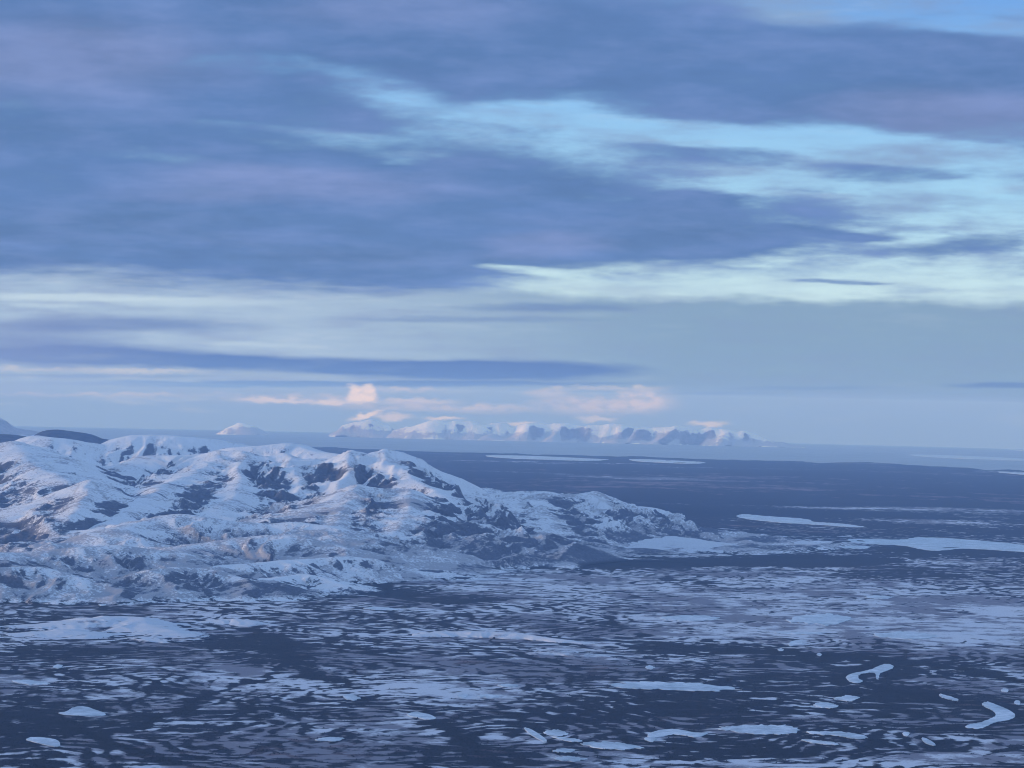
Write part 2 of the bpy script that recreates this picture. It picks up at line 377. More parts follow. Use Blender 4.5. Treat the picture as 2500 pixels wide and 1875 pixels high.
def ground_alt(x, y):
    r = np.hypot(x, y)
    h = 9.0 * fbm(x / 1500.0, y / 1500.0, 3, 11) + 2.2 * fbm(x / 260.0, y / 260.0, 2, 21)
    near = sstep(1500, 4000, r)
    return h * near + 8.0
STREAMS = [([(760, 1600), (720, 1628), (600, 1672), (490, 1702), (430, 1740), (350, 1772), (250, 1800)], 26), ([(120, 1760), (180, 1790), (260, 1815), (340, 1842), (420, 1870)], 26),
           ([(840, 1425), (920, 1445), (1000, 1468), (1100, 1478), (1200, 1466)], 60), ([(620, 1540), (690, 1580), (700, 1610), (740, 1640), (830, 1672)], 45), ([(1060, 1770), (1130, 1800), (1170, 1830), (1200, 1870)], 40),
           ([(1560, 1570), (1720, 1588), (1900, 1596), (2060, 1606), (2200, 1618), (2340, 1640), (2480, 1668)], 55), ([(2180, 1612), (2080, 1650), (2060, 1668), (2180, 1690), (2300, 1716), (2420, 1735), (2470, 1752), (2380, 1780), (2250, 1790)], 42),
           ([(480, 1706), (620, 1722), (720, 1748), (800, 1742)], 16), ([(0, 1650), (160, 1640), (320, 1655), (470, 1700)], 18), ([(900, 1600), (1050, 1586), (1250, 1600), (1420, 1640), (1560, 1650)], 22)]
STREAMS = [([on_ground(*q) for q in pl], wd_) for pl, wd_ in STREAMS]
def streams(x, y):
    shp = x.shape; x = x.ravel(); y = y.ravel(); out = np.zeros(x.shape)
    near = np.nonzero((np.hypot(x, y) < 13500) & (y > 4500))[0]
    if len(near) == 0: return out.reshape(shp)
    X, Y = x[near], y[near]; X = X + 45 * perlin(X / 160.0, Y / 160.0, 121); Y = Y + 45 * perlin(X / 160.0, Y / 160.0, 122); acc = np.zeros(X.shape)
    for pl, wd_ in STREAMS:
        best = np.full(X.shape, 1e12)
        for (ax, ay), (bx, by) in zip(pl[:-1], pl[1:]):
            ex, ey = bx - ax, by - ay; u = np.clip(((X - ax) * ex + (Y - ay) * ey) / (ex * ex + ey * ey), 0, 1)
            best = np.minimum(best, (X - ax - u * ex) ** 2 + (Y - ay - u * ey) ** 2)
        acc = np.maximum(acc, np.exp(-best / (wd_ * wd_)))
    out[near] = acc
    return out.reshape(shp)
def snow_field(x, y, px, py):
    wx = 90.0 * perlin(x / 400.0, y / 400.0, 31); wy = 90.0 * perlin(x / 400.0, y / 400.0, 32)
    X, Y = x + wx, y + wy
    f = 0.52 * fbm(X / 200.0, Y / 190.0, 3, 41, 0.65) + 0.85 * fbm(X / 60.0, Y / 52.0, 3, 47, 0.6)
    f += 0.35 * fbm(x / 1300.0, y / 1300.0, 2, 53)
    ln = np.abs(perlin(X / 330.0, Y / 420.0, 61)); f -= 0.42 * (1 - sstep(0.0, 0.09, ln))
    ln2 = np.abs(perlin(X / 140.0, Y / 150.0, 66)); f -= 0.22 * (1 - sstep(0.0, 0.12, ln2))
    sx = x + 380.0 * perlin(x / 900.0, y / 900.0, 81); sy_ = y + 330.0 * perlin(x / 800.0, y / 800.0, 83)
    f += 0.50 * perlin((sx + .35 * sy_) / 260.0, sy_ / 58.0, 85) * sstep(-.25, .25, perlin(x / 1600.0, y / 1600.0, 87) + .1)      # string bogs
    ph = 13.0 * fbm(x / 1300.0, y / 1100.0, 3, 101, 0.42) + y / 900.0 + 0.45 * perlin(x / 120.0, y / 120.0, 105)
    tri = np.abs((ph % 1.0) - 0.5) * 4 - 1                                   # old shorelines and bog ridges, like contour lines
    f += 0.38 * tri * sstep(-.45, .05, perlin(x / 1100.0, y / 1100.0, 107)) * (1 - sstep(12000, 16000, np.hypot(x, y)))
    b = soft_ellipses(px, py, COVER)
    return f + b - 0.02 - 0.75 * streams(x, y)

def scrub_field(x, y):
    return fbm(x / 700.0, y / 700.0, 3, 71) * 1.1 + 0.95 * fbm(x / 130.0, y / 100.0, 3, 75) + 0.14 + 0.16 * (1 - sstep(6500, 10500, np.hypot(x, y)))

def build_ground():
    dense = np.radians(np.linspace(-15.5, 15.5, 760))
    side = np.radians(np.concatenate((np.linspace(16.5, 45, 16), np.linspace(52, 308, 36), np.linspace(315, 343.5, 16), [344.5])))
    ang = np.concatenate((dense, side))
    inv = np.linspace(1 / 5200.0, 1 / 120000.0, 880)
    rad = np.concatenate(([1.0, 800, 2000, 3200, 4200, 4800], 1 / inv, [122500.0, 125000.0]))
    A, R = np.meshgrid(ang, rad)
    X, Y = R * np.sin(A), R * np.cos(A)
    alt = ground_alt(X, Y)
    # land falls below the sea at the far coast
    px, py = to_pix(X, Y, 0.0)
    inf = (np.abs(A) < 0.3) | (A > 2 * np.pi - 0.3)
    cr = coast_range(A)
    alt = alt + 14.0 * (1 - sstep(0, 1500, R - cr)) * sstep(20000, 40000, R) - 40.0 * sstep(0, 800, R - cr)
    f = snow_field(X, Y, np.where(inf, px, 1250), np.where(inf, py, 1500))
    far = sstep(15500, 24000, R)
    f = f * (1 - 0.75 * far) + far * (-0.46 + 1.5 * fbm(X / 5200.0, Y / 3600.0, 4, 91, 0.6))
    g = scrub_field(X, Y)
    g = g + far * (0.15 + 1.5 * fbm(X / 6000.0, Y / 5200.0, 3, 95))
    f = np.where(R < 4500, -0.4, f)
    me = grid_mesh('ground', np.concatenate((X, X[:, :1]), 1), np.concatenate((Y, Y[:, :1]), 1),
                   np.concatenate((alt - R * R / (2 * RE),) * 1 + ((alt - R * R / (2 * RE))[:, :1],), 1),
                   {'snow': np.concatenate((f, f[:, :1]), 1), 'scrub': np.concatenate((g, g[:, :1]), 1)})
    me.flip_normals()
    o = link('ground', me, MAT_GROUND)
    return tag(o, 'flat tundra of dark scrub and snow patches reaching to the coast', kind='structure')
COAST = [(-400, 1079), (700, 1092), (800, 1095), (1050, 1105), (1720, 1122), (1900, 1129), (2010, 1132), (2100, 1130), (2250, 1138), (2420, 1150), (2600, 1153), (3000, 1160)]
_ca, _cr = [], []
for _i in range(len(COAST) - 1):
    for _t in np.linspace(0, 1, 12, endpoint=False):
        _x = COAST[_i][0] + (COAST[_i + 1][0] - COAST[_i][0]) * _t; _y = COAST[_i][1] + (COAST[_i + 1][1] - COAST[_i][1]) * _t
        gx_, gy_ = on_ground(_x, _y); _ca.append(math.atan2(gx_, gy_)); _cr.append(math.hypot(gx_, gy_))
def coast_range(A):
    a = (A + np.pi) % (2 * np.pi) - np.pi
    r = np.interp(a, _ca, _cr)
    return r * (1 + 0.03 * perlin(a * 30, a * 0 + .5, 5) + 0.015 * perlin(a * 110, a * 0 + .5, 6))
build_ground()
# the sea beyond the coast
_A, _R = np.meshgrid(np.radians(np.linspace(-70, 70, 300)), np.concatenate((np.linspace(26000, 60000, 50), np.linspace(62000, 125000, 50))))
me = grid_mesh('sea', _R * np.sin(_A), _R * np.cos(_A), -_R * _R / (2 * RE)); me.flip_normals()
tag(link('sea', me, MAT_SEA), 'calm grey blue sea beyond the flat coast under the horizon', kind='structure')

# ------------------------------------------------------------------ mountains and hills
def resample(pts, step):
    pts = np.array(pts, float); seg = np.hypot(np.diff(pts[:, 0]), np.diff(pts[:, 1])); s = np.concatenate(([0], np.cumsum(seg)))
    n = max(3, int(s[-1] / step)); t = np.linspace(0, s[-1], n)
    return np.stack([np.interp(t, s, pts[:, i]) for i in range(3)], -1), t
def mountain(name, label, ridges, mat, group=None, dx=16.0, dy=24.0, seed=1, gully=0.16, gl=260.0, rough=1.0, rock=(0.0, 0.0), brush=(0.0, 0.0), rockalt=300.0, kind='structure', crest_noise=1.0, bonus=None, valley=0.0):
    """ridges: (pixel polyline [(px, py, range)], width towards the viewer, width behind, profile power)"""
    R3 = []
    for pts, wf, wb, p in ridges:
        P3, t = resample([at_dist(*q) for q in pts], max(40.0, wf / 24))
        P3[:, 2] += crest_noise * 3.0 * perlin(t / 170.0, t * 0 + 3.3, seed)
        R3.append((P3, t, wf, wb, p))
    lo = np.min([np.min(r[0][:, :2], 0) - (max(r[2], r[3]) * 1.02) for r in R3], 0); hi = np.max([np.max(r[0][:, :2], 0) + (max(r[2], r[3]) * 1.02) for r in R3], 0)
    nx = max(12, int((hi[0] - lo[0]) / dx)); ny = max(12, int((hi[1] - lo[1]) / dy))
    X, Y = np.meshgrid(np.linspace(lo[0], hi[0], nx), np.linspace(lo[1], hi[1], ny))
    sc_ = (hi[0] - lo[0] + hi[1] - lo[1]) / 2
    wpx = gl * 0.45 * perlin(X / (gl * 2.2), Y / (gl * 2.2), seed + 5); wpy = gl * 0.45 * perlin(X / (gl * 2.2), Y / (gl * 2.2), seed + 6)
    Hs = np.zeros_like(X); Gs = np.zeros_like(X); Ss = np.zeros_like(X); Ks = np.zeros_like(X); Tt = np.zeros_like(X); Sd = np.zeros_like(X); Hb = np.full(X.shape, -1.0); Wt = np.zeros_like(X) + 1e-9
    for j, (P3, t, wf, wb, p) in enumerate(R3):
        best = np.full(X.shape, 1e18); ti = np.zeros_like(X); za = np.zeros_like(X); sy = np.zeros_like(X)
        Xw, Yw = X + wpx * 0.5, Y + wpy * 0.5
        for i in range(len(P3) - 1):
            ax, ay, az = P3[i]; bx, by, bz = P3[i + 1]
            ex, ey = bx - ax, by - ay; L2 = ex * ex + ey * ey + 1e-9
            u = np.clip(((Xw - ax) * ex + (Yw - ay) * ey) / L2, 0, 1)
            qx = Xw - ax - u * ex; qy = Yw - ay - u * ey; d2 = qx * qx + qy * qy
            mk = d2 < best
            best = np.where(mk, d2, best); ti = np.where(mk, t[i] + u * (t[i + 1] - t[i]), ti); za = np.where(mk, az + u * (bz - az), za)
            sy = np.where(mk, qy / np.sqrt(d2 + 1.0), sy)
        s = np.sqrt(best)
        wl = wb + (wf - wb) * sstep(0.5, -0.5, sy)
        wl = wl * (1 + 0.25 * perlin(ti / (gl * 3.0), sy * 0.7, seed + 9 + j))
        k = s / wl; k = np.sqrt(k * k + 0.0025) - 0.05
        prof = np.clip(1 - k, 0, 1) ** p
        ang = np.arctan2(X - P3[:, 0].mean(), Y - P3[:, 1].mean())
        gn = 1 - 2.2 * np.abs(perlin((ti + wpx) / gl + sy * 1.3, s / (gl * 3.5), seed + 20 + j)) - 0.8 * np.abs(perlin((ti + wpy) / (gl * 0.38) + sy * 2.0, s / (gl * 1.6), seed + 30 + j))
        env = np.clip(5 * k * (1 - k), 0, 1)
        st = 0.7 * perlin((ti + wpx * .5) / (gl * .55) + sy, s / (gl * 3.0), seed + 50 + j) + 0.55 * perlin((ti + wpy * .3) / (gl * .2) + sy, s / (gl * 1.3), seed + 55 + j)
        h = za * (prof + gully * env * (gn - 0.35) * (0.35 + 0.65 * prof))
        h = np.clip(h, 0, None)
        Hs += h ** 6; ww = (h + 1e-6) ** 8; Gs += gn * ww; Ss += st * ww; Ks += k * ww; Wt += ww
        mk = h > Hb; Hb = np.where(mk, h, Hb); Tt = np.where(mk, ti + j * 5000.0, Tt); Sd = np.where(mk, s, Sd)
    h = Hs ** (1 / 6.0); gn = Gs / Wt; st = Ss / Wt; kk = Ks / Wt
    mx = max(r[0][:, 2].max() for r in R3)
    hn = h / mx
    crag = sstep(0.02, 0.3, hn) * (0.06 + 0.94 * sstep(0.05, 0.25, kk))
    rdg = 0.0; am = 1.0; wl_ = gl * 1.5
    for o_ in range(5):
        rdg = rdg + am * (0.45 - np.abs(perlin((X + wpx) / wl_, (Y + wpy) / wl_, seed + 70 + o_))); am *= 0.55; wl_ *= 0.47
    h = h + rough * mx * (0.04 * fbm(X / (gl * 1.2), Y / (gl * 1.2), 3, seed + 40, 0.55) + 0.20 * (rdg - 0.25)) * crag
    h = h - 7.0; h = np.where(h < 3.0, h - 25.0 * (1 - np.clip(h, -7, 3) / 3.0), h) + 4.0
    gy_, gx2 = np.gradient(h, (hi[1] - lo[1]) / (ny - 1), (hi[0] - lo[0]) / (nx - 1))
    slope = np.hypot(gx2, gy_)
    cur = fbm(X / (gl * 1.5), Y / (gl * 1.5), 3, seed + 60)
    # rock: bare gully walls and steep bands, not on the smooth tops; scrub lower down
    on = h > 15
    sl = np.clip((slope - slope[on].mean()) / (slope[on].std() + 1e-6), -1.5, 2.0)
    px, py = to_pix(X, Y, h)
    fld = snow_field(X, Y, px, py)
    low = 1 - sstep(5, 32, h)
    rk = rock[0] + 0.6 * rock[1] * sl + 0.85 * st - 0.12 * gn + 0.16 * cur - 0.75 * (1 - sstep(0.02, 0.13, kk + 0.05 * st)) + 0.18 * sstep(.05, .2, kk) * (1 - sstep(.35, .6, kk)) - 0.55 * (rdg - 0.3)
    rk = rk + 0.8 * np.clip(-gx2, -.25, .35) * sstep(.04, .12, kk) + valley * sstep(.3, .65, kk)  # more dark rock on right-facing slopes: relief shading put into the colour
    rk = rk * (1 - low) - low * (fld + 0.16)
    bk = 0.27 + brush[0] + brush[1] * (1 - sstep(0.05, 0.75, h / rockalt)) + 0.4 * cur + 0.45 * st + 0.30 * sstep(.05, .3, kk) - 0.6 * (rdg - 0.3)
    if bonus is not None:
        rise = sstep(0.08, 0.55, hn)
        att = {'snow': fld + bonus * rise + 0.25 * st * rise, 'scrub': scrub_field(X, Y) - 0.75 * rise * min(1.0, bonus)}
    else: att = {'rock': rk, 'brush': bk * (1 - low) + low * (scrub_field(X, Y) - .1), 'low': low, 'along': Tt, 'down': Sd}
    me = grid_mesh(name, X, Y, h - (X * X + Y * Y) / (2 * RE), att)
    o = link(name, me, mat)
    return tag(o, label, name, group, kind)

def c1(*pts, d=None):   # notes taken on an enlargement of the left of the massif
    return [(x * .4069, 980 + y * .4069, dd) for x, y, dd in pts]
def c2(*pts):
    return [(800 + x * .4069, 1050 + y * .4069, dd) for x, y, dd in pts]
def c3(*pts):
    return [(1600 + x * .4069, 1000 + y * .4069, dd) for x, y, dd in pts]
def c4(*pts):
    return [(x * .4069, 1400 + y * .4069, dd) for x, y, dd in pts]
def c5(*pts):
    return [(800 + x * .4069, 1400 + y * .4069, dd) for x, y, dd in pts]

GM = 'snowy mountains of the massif'
# back plateau
mountain('mountain', 'rounded snowy hill at the left behind the snow dome, dark hill above it', [(c1((-200, 260, 21500), (60, 245, 21500), (160, 212, 21500), (240, 200, 21500), (330, 215, 21300), (430, 226, 21300), (520, 245, 21300)), 2200, 2500, 1.3)], MAT_MTN, GM, seed=101, valley=.5, rock=(-.42, .16), brush=(-0.45, 0.90), gully=.08, rough=.45)
mountain('mountain', 'long flat-topped snow plateau forming the skyline behind the main mountain', [(c1((560, 262, 21500), (640, 225, 21500), (760, 200, 21500), (900, 198, 21500), (1040, 204, 21500), (1180, 215, 21500), (1300, 230, 21500), (1400, 245, 21500), (1500, 265, 21500)), 2300, 3000, 1.3)], MAT_MTN, GM, seed=111, valley=.5, rock=(-.42, .16), brush=(-0.45, 0.90), gully=.08, rough=.45)
mountain('mountain', 'smooth rounded snow dome just right of the plateau on the skyline', [(c1((1440, 275, 20500), (1560, 262, 20500), (1640, 254, 20500), (1720, 245, 20500), (1800, 255, 20500), (1870, 288, 20300), (1960, 304, 20200), (2060, 322, 20000), (2140, 340, 20000)), 1700, 2200, 1.3)], MAT_MTN, GM, seed=121, valley=.5, rock=(-0.25, .16), brush=(-0.50, 0.60), gully=.08, rough=.45)
# left mountain
mountain('mountain', 'broad blue-white mountain flank cut by the left edge of the picture', [(c1((-500, 330, 17500), (-150, 300, 17500), (0, 289, 17500), (70, 285, 17500), (150, 291, 17400), (250, 310, 17200), (340, 335, 17000), (400, 368, 16900), (480, 418, 16700), (560, 458, 16500), (620, 492, 16300)), 3200, 2400, 1.7),
   (c1((70, 290, 17500), (200, 400, 16600), (420, 480, 15800)), 1300, 1300, 1.2)], MAT_MTN, GM, seed=131, valley=.25, rock=(-0.10, .16), brush=(-0.30, 0.40), gully=.15, rough=.6)
# main massif
mountain('mountain', 'main mountain with smooth snow crest and dark rock cliffs facing the plain', [
   (c1((600, 415, 17600), (700, 372, 17700), (800, 342, 17800), (870, 326, 17900), (960, 319, 17900), (1100, 322, 17900), (1220, 334, 17800), (1330, 346, 17600), (1480, 350, 17300), (1600, 352, 17300), (1760, 355, 17300), (1900, 350, 17200)) + c2((70, 175, 17100), (200, 166, 17000), (330, 166, 17000), (430, 150, 17000), (520, 156, 17000), (580, 188, 17000), (640, 226, 17000), (720, 268, 17000), (790, 284, 17000), (850, 318, 17000), (920, 350, 17000), (1000, 402, 17000)), 3000, 1500, 1.9),
   (c1((1330, 346, 17600), (1280, 372, 17200), (1150, 430, 16600), (1050, 480, 16100), (960, 522, 15600), (870, 565, 15100), (760, 640, 14500), (660, 712, 13900), (570, 765, 13500)), 1300, 1300, 1.6),
   (c1((1440, 355, 17300), (1430, 430, 16500), (1440, 520, 15900), (1380, 600, 15200), (1300, 680, 14600)), 1100, 1100, 1.6),
   (c1((1700, 356, 17300), (1760, 440, 16500), (1830, 540, 15900)), 800, 800, 1.25),
   (c2((150, 170, 17000), (130, 240, 16400), (60, 310, 15900)), 700, 700, 1.2),
   (c2((380, 175, 17000), (400, 220, 16500), (460, 265, 16200), (540, 312, 15900), (640, 366, 15600), (720, 440, 15200)), 800, 900, 1.2)],
   MAT_MTN, GM, seed=141, valley=.25, rock=(.06, .16), brush=(-0.28, 0.45), gully=.34, gl=300, dx=14, dy=20)
# left mid hill
mountain('mountain', 'pale snow-topped shoulder below the left mountain flank', [(c1((120, 690, 14600), (210, 625, 14900), (300, 580, 15000), (400, 540, 15100), (490, 507, 15200), (610, 505, 15200), (690, 560, 15000), (770, 640, 14700)), 1800, 1400, 1.6),
   (c1((540, 507, 15200), (500, 600, 14400), (440, 680, 13800)), 800, 800, 1.2)], MAT_MTN, GM, seed=151, rock=(0.00, .16), brush=(-0.12, 0.30), gully=.2)
# front dome
mountain('mountain', 'rocky front dome with a pale ridge, in front of the main mountain', [(c1((1800, 680, 14300), (1900, 632, 14600), (2000, 588, 14800), (2100, 545, 15000)) + c2((60, 392, 15100), (130, 368, 15100), (230, 361, 15100), (330, 368, 15100), (440, 374, 15100), (500, 402, 15000), (530, 450, 14800), (600, 540, 14500)), 1900, 1300, 1.6),
   (c2((480, 395, 15050), (485, 440, 14700), (460, 520, 14200), (400, 600, 13800), (330, 680, 13450)), 700, 800, 1.15),
   (c2((180, 365, 15100), (120, 470, 14400), (60, 600, 13800), (0, 700, 13400)), 800, 800, 1.2)],
   MAT_MTN, GM, seed=161, rock=(-.08, .16), brush=(.02, .15), gully=.36, gl=230, dx=12, dy=18)
# right ridge
mountain('mountain', 'long snowy ridge descending to the plain at the right end of the massif', [(c2((660, 440, 16300), (740, 404, 16600), (800, 405, 16700), (1000, 413, 16800), (1120, 402, 16800), (1290, 396, 16800), (1400, 396, 16900), (1500, 386, 17000), (1600, 391, 17100), (1700, 420, 17200), (1800, 449, 17300), (1900, 456, 17400), (1980, 476, 17500), (2050, 520, 17500), (2110, 560, 17500), (2170, 610, 17500)), 1900, 1500, 1.6),
   (c2((1280, 398, 16800), (1290, 470, 16200), (1330, 560, 15600), (1300, 640, 15200)), 800, 900, 1.2),
   (c2((1130, 404, 16800), (1100, 490, 16000), (1050, 590, 15400), (1100, 680, 14900)), 800, 900, 1.2),
   (c2((850, 408, 16750), (900, 510, 15800), (960, 620, 15000), (1000, 700, 14500)), 900, 900, 1.2),
   (c2((1600, 392, 17100), (1680, 480, 16500), (1640, 600, 15900)), 800, 800, 1.2)],
   MAT_MTN, GM, seed=171, rock=(-.14, .16), brush=(-.08, .15), gully=.34, gl=240, dx=14, dy=20)
# foothills
GF = 'scrubby foothills below the massif'
mountain('hill', 'low scrub-covered foothill with a bare snow strip under the main cliffs', [(c1((700, 760, 13300), (880, 705, 13600), (1000, 680, 13700), (1100, 670, 13700), (1240, 690, 13700), (1400, 720, 13700), (1600, 730, 13700), (1800, 720, 13700), (1950, 740, 13600)), 1200, 900, 1.15)], MAT_HILL, GF, seed=181, rock=(-0.42, .16), brush=(-0.05, .15), gully=.2, rough=.6, gl=180, dx=12)
mountain('hill', 'wide scrubby foothill above the left of the plain, snowy along its crest', [(c1((-200, 920, 11700), (0, 900, 11900), (150, 905, 12000), (300, 888, 12000), (500, 868, 12000), (700, 858, 12100), (800, 870, 12100), (950, 890, 12100), (1100, 900, 12100)), 900, 800, 1.15)], MAT_HILL, GF, seed=191, rock=(-0.38, .16), brush=(0.02, .15), gully=.2, rough=.6, gl=160, dx=12)
mountain('hill', 'scrubby foothill at the foot of the front dome, dark line of trees below', [(c1((1050, 880, 12600), (1200, 850, 12800), (1400, 815, 12900), (1600, 800, 12900), (1800, 800, 12900), (1960, 850, 12800)), 800, 800, 1.15)], MAT_HILL, GF, seed=201, rock=(-0.40, .16), brush=(0.00, .15), gully=.2, rough=.6, gl=160, dx=12)
mountain('hill', 'long low snow bank with a white crest under the front dome', [(c1((1280, 985, 11900), (1500, 966, 12000), (1700, 950, 12100), (1900, 938, 12200), (2100, 926, 12300)) + c2((50, 790, 12400), (150, 770, 12500), (260, 765, 12500), (350, 790, 12500), (500, 830, 12500)), 420, 500, 1.1)], MAT_HILL, GF, seed=211, rock=(-0.40, .16), brush=(-0.40, .15), gully=.2, rough=.6, gl=120, dx=10, dy=14)
mountain('hill', 'mottled low foothill at the left edge above the plain', [(c1((-150, 1000, 11000), (0, 990, 11000), (120, 988, 11050), (260, 992, 11050), (360, 1015, 11000), (480, 1050, 10950)), 420, 450, 1.1)], MAT_HILL, GF, seed=221, rock=(-0.30, .16), brush=(0.00, .15), gully=.2, rough=.6, gl=120, dx=10, dy=14)
mountain('hill', 'dark mottled knolls between the foothills and the plain', [(c1((900, 1010, 11100), (1050, 985, 11300), (1200, 1000, 11300), (1340, 1010, 11250), (1420, 1040, 11200)), 450, 450, 1.1)], MAT_HILL, GF, seed=231, rock=(-0.20, .16), brush=(0.00, .15), gully=.2, rough=.65, gl=110, dx=10, dy=14)
mountain('hill', 'small white cone-shaped knoll standing alone in front of the foothills', [(c1((1600, 1075, 11300), (1700, 1045, 11500), (1780, 1030, 11550), (1900, 1040, 11550), (1980, 1060, 11500), (2060, 1095, 11400)), 300, 330, 1.1)], MAT_HILL, GF, seed=241, rock=(-0.45, .16), brush=(-0.70, .15), gully=.2, rough=.6, gl=120, dx=8, dy=12)
# knolls out on the plain
GK = 'snowy knolls on the plain'
def at_alt(px, py, alt):
    v = pix_dir(px, py); t = -v.z / math.hypot(v.x, v.y)
    return (px, py, RE * (t - math.sqrt(max(t * t - 2 * (H - alt) / RE, 0.0))))
def kn(ox, oy, *pts):
    return [at_alt(ox + x * .4069, oy + y * .4069, a) for x, y, a in pts]
mountain('hill', 'long flat snow-covered knoll just right of the massif', [(kn(800, 1050, (1660, 686, 24), (1760, 660, 54), (1900, 648, 66), (2060, 636, 72), (2200, 646, 66), (2270, 660, 54), (2420, 676, 30)), 760, 420, 1.0),
    (kn(800, 1050, (1720, 712, 20), (1840, 695, 36), (1940, 695, 36), (2060, 712, 20)), 300, 300, 1.1)], MAT_GROUND, GK, seed=251, gully=.25, gl=150, dx=10, dy=16, bonus=1.7)
mountain('hill', 'small white knoll with a rounded top, left of the pointed one', [(kn(1600, 1000, (690, 800, 22), (730, 776, 46), (800, 766, 52), (850, 788, 30)), 200, 240, 1.1)], MAT_GROUND, GK, seed=261, gully=.1, gl=150, dx=8, dy=12, bonus=1.6)
mountain('hill', 'small pointed white knoll at the right end of the knolls', [(kn(1600, 1000, (840, 812, 24), (880, 785, 48), (930, 785, 48), (990, 810, 26), (1050, 838, 8)), 200, 240, 1.1)], MAT_GROUND, GK, seed=271, gully=.1, gl=150, dx=8, dy=12, bonus=1.6)
mountain('hill', 'broad snow-covered hillock on the plain at the left, striped with scrub', [(kn(0, 1400, (180, 312, 14), (380, 287, 26), (560, 260, 36), (720, 250, 40), (840, 260, 38), (900, 292, 30), (1050, 350, 20), (1180, 400, 10)), 330, 200, 1.0), (kn(0, 1400, (180, 352, 18), (400, 332, 26), (560, 360, 18)), 260, 200, 1.1), (kn(0, 1400, (860, 380, 14), (960, 400, 16), (1060, 420, 8)), 160, 160, 1.1)], MAT_GROUND, GK, seed=281, gully=.3, gl=130, dx=5, dy=8, bonus=1.15)
mountain('hill', 'second smaller snow hillock on the plain beside the striped one', [(kn(0, 1400, (1180, 292, 10), (1280, 276, 20), (1400, 268, 26), (1520, 276, 26), (1600, 290, 18), (1680, 320, 8)), 150, 150, 1.05)], MAT_GROUND, GK, seed=291, gully=.3, gl=110, dx=5, dy=8, bonus=.95)
mountain('hill', 'long low snow ridge crossing the middle of the plain', [(kn(800, 1400, (420, 385, 8), (560, 358, 16), (750, 342, 24), (950, 340, 28), (1100, 350, 26), (1250, 370, 22), (1400, 392, 18), (1550, 412, 12), (1700, 430, 8)), 130, 130, 1.1)], MAT_GROUND, GK, seed=301, gully=.3, gl=110, dx=5, dy=8, bonus=1.15)
mountain('hill', 'low mottled swell with curling scrub in the middle of the plain', [(kn(800, 1400, (1050, 500, 8), (1200, 480, 16), (1400, 465, 20), (1600, 480, 18), (1780, 520, 12), (1950, 560, 7)), 260, 160, 1.0)], MAT_GROUND, GK, seed=311, gully=.3, gl=100, dx=5, dy=8, bonus=.2)

# dark hills behind the massif, left
GD = 'dark hills behind the massif'
mountain('hill', 'dark blue snow-free hill behind the snowy plateau at the left', [(c1((170, 225, 30000), (230, 192, 30000), (290, 169, 30000), (380, 170, 30000), (480, 180, 30000), (600, 196, 30000), (680, 235, 30000)), 2400, 2400, 1.1)], MAT_DARKHILL, GD, seed=321, dx=60, dy=80, gl=900, gully=.1)
mountain('hill', 'dark blue snow-free hill cut by the left edge of the picture', [(c1((-300, 190, 29000), (-80, 192, 29000), (60, 198, 29000), (140, 212, 29000), (220, 240, 29000)), 2400, 2400, 1.1)], MAT_DARKHILL, GD, seed=331, dx=60, dy=80, gl=900, gully=.1)
mountain('mountain', 'grey blue rocky peak on the horizon at the left edge', [(c1((-500, 60, 62000), (-250, 60, 62000), (-100, 66, 62000), (-30, 70, 62000), (0, 82, 62000), (25, 100, 62000), (50, 104, 62000), (75, 125, 62000), (100, 155, 62000)), 1200, 1600, 1.1)], MAT_FAR, 'mountains on the horizon', seed=341, dx=150, dy=220, gl=1500, rock=(0.28, .16), brush=(.4, .1))
# far sunlit range
GR = 'far sunlit range on the horizon'
def c7(*pts, d=76000):
    return [(500 + x * .6329, 850 + (y + 0.38 * max(0, 305 + .02 * (x - 1000) - y)) * .6329, d) for x, y in pts]
FAR = [('tiny lone white summit far off on the horizon, left of the range', c7((112, 299), (134, 292), (150, 276), (168, 290), (192, 299)), 1000),
       ('leaning white far peak under the pink cloud puff', c7((540, 294), (580, 278), (610, 268), (640, 256), (655, 266), (690, 290)), 900),
       ('bright white twin-topped far mountain at the left of the range', c7((830, 290), (850, 275), (885, 262), (920, 272), (960, 266), (1010, 262), (1040, 275), (1060, 290)), 2300),
       ('low white far mountain between the twin-topped one and the long range', c7((1060, 296), (1100, 282), (1140, 276), (1180, 274), (1195, 290)), 2000),
       ('white far mountain with dark lower slopes in the middle of the range', c7((1160, 306), (1200, 286), (1240, 270), (1280, 268), (1320, 278), (1380, 272), (1420, 286), (1500, 280), (1560, 274), (1620, 284)), 2800),
       ('brightest long far mountain at the right end of the range', c7((1600, 310), (1640, 296), (1700, 294), (1760, 290), (1820, 286), (1860, 290), (1900, 318), (1925, 290), (1960, 294), (2010, 312), (2050, 308), (2085, 322), (2130, 345)), 3000)]
for i, (lab, pts, wd) in enumerate(FAR):
    mountain('mountain', lab, [(pts, wd * .5, wd * .6, 1.2)], MAT_FAR, GR, seed=501 + i * 11, dx=130, dy=200, gl=1100 + 170 * (i % 3), gully=.38, rough=.75, rock=(-.38, .2), brush=(-.55, 1.0), rockalt=650, crest_noise=16.0)

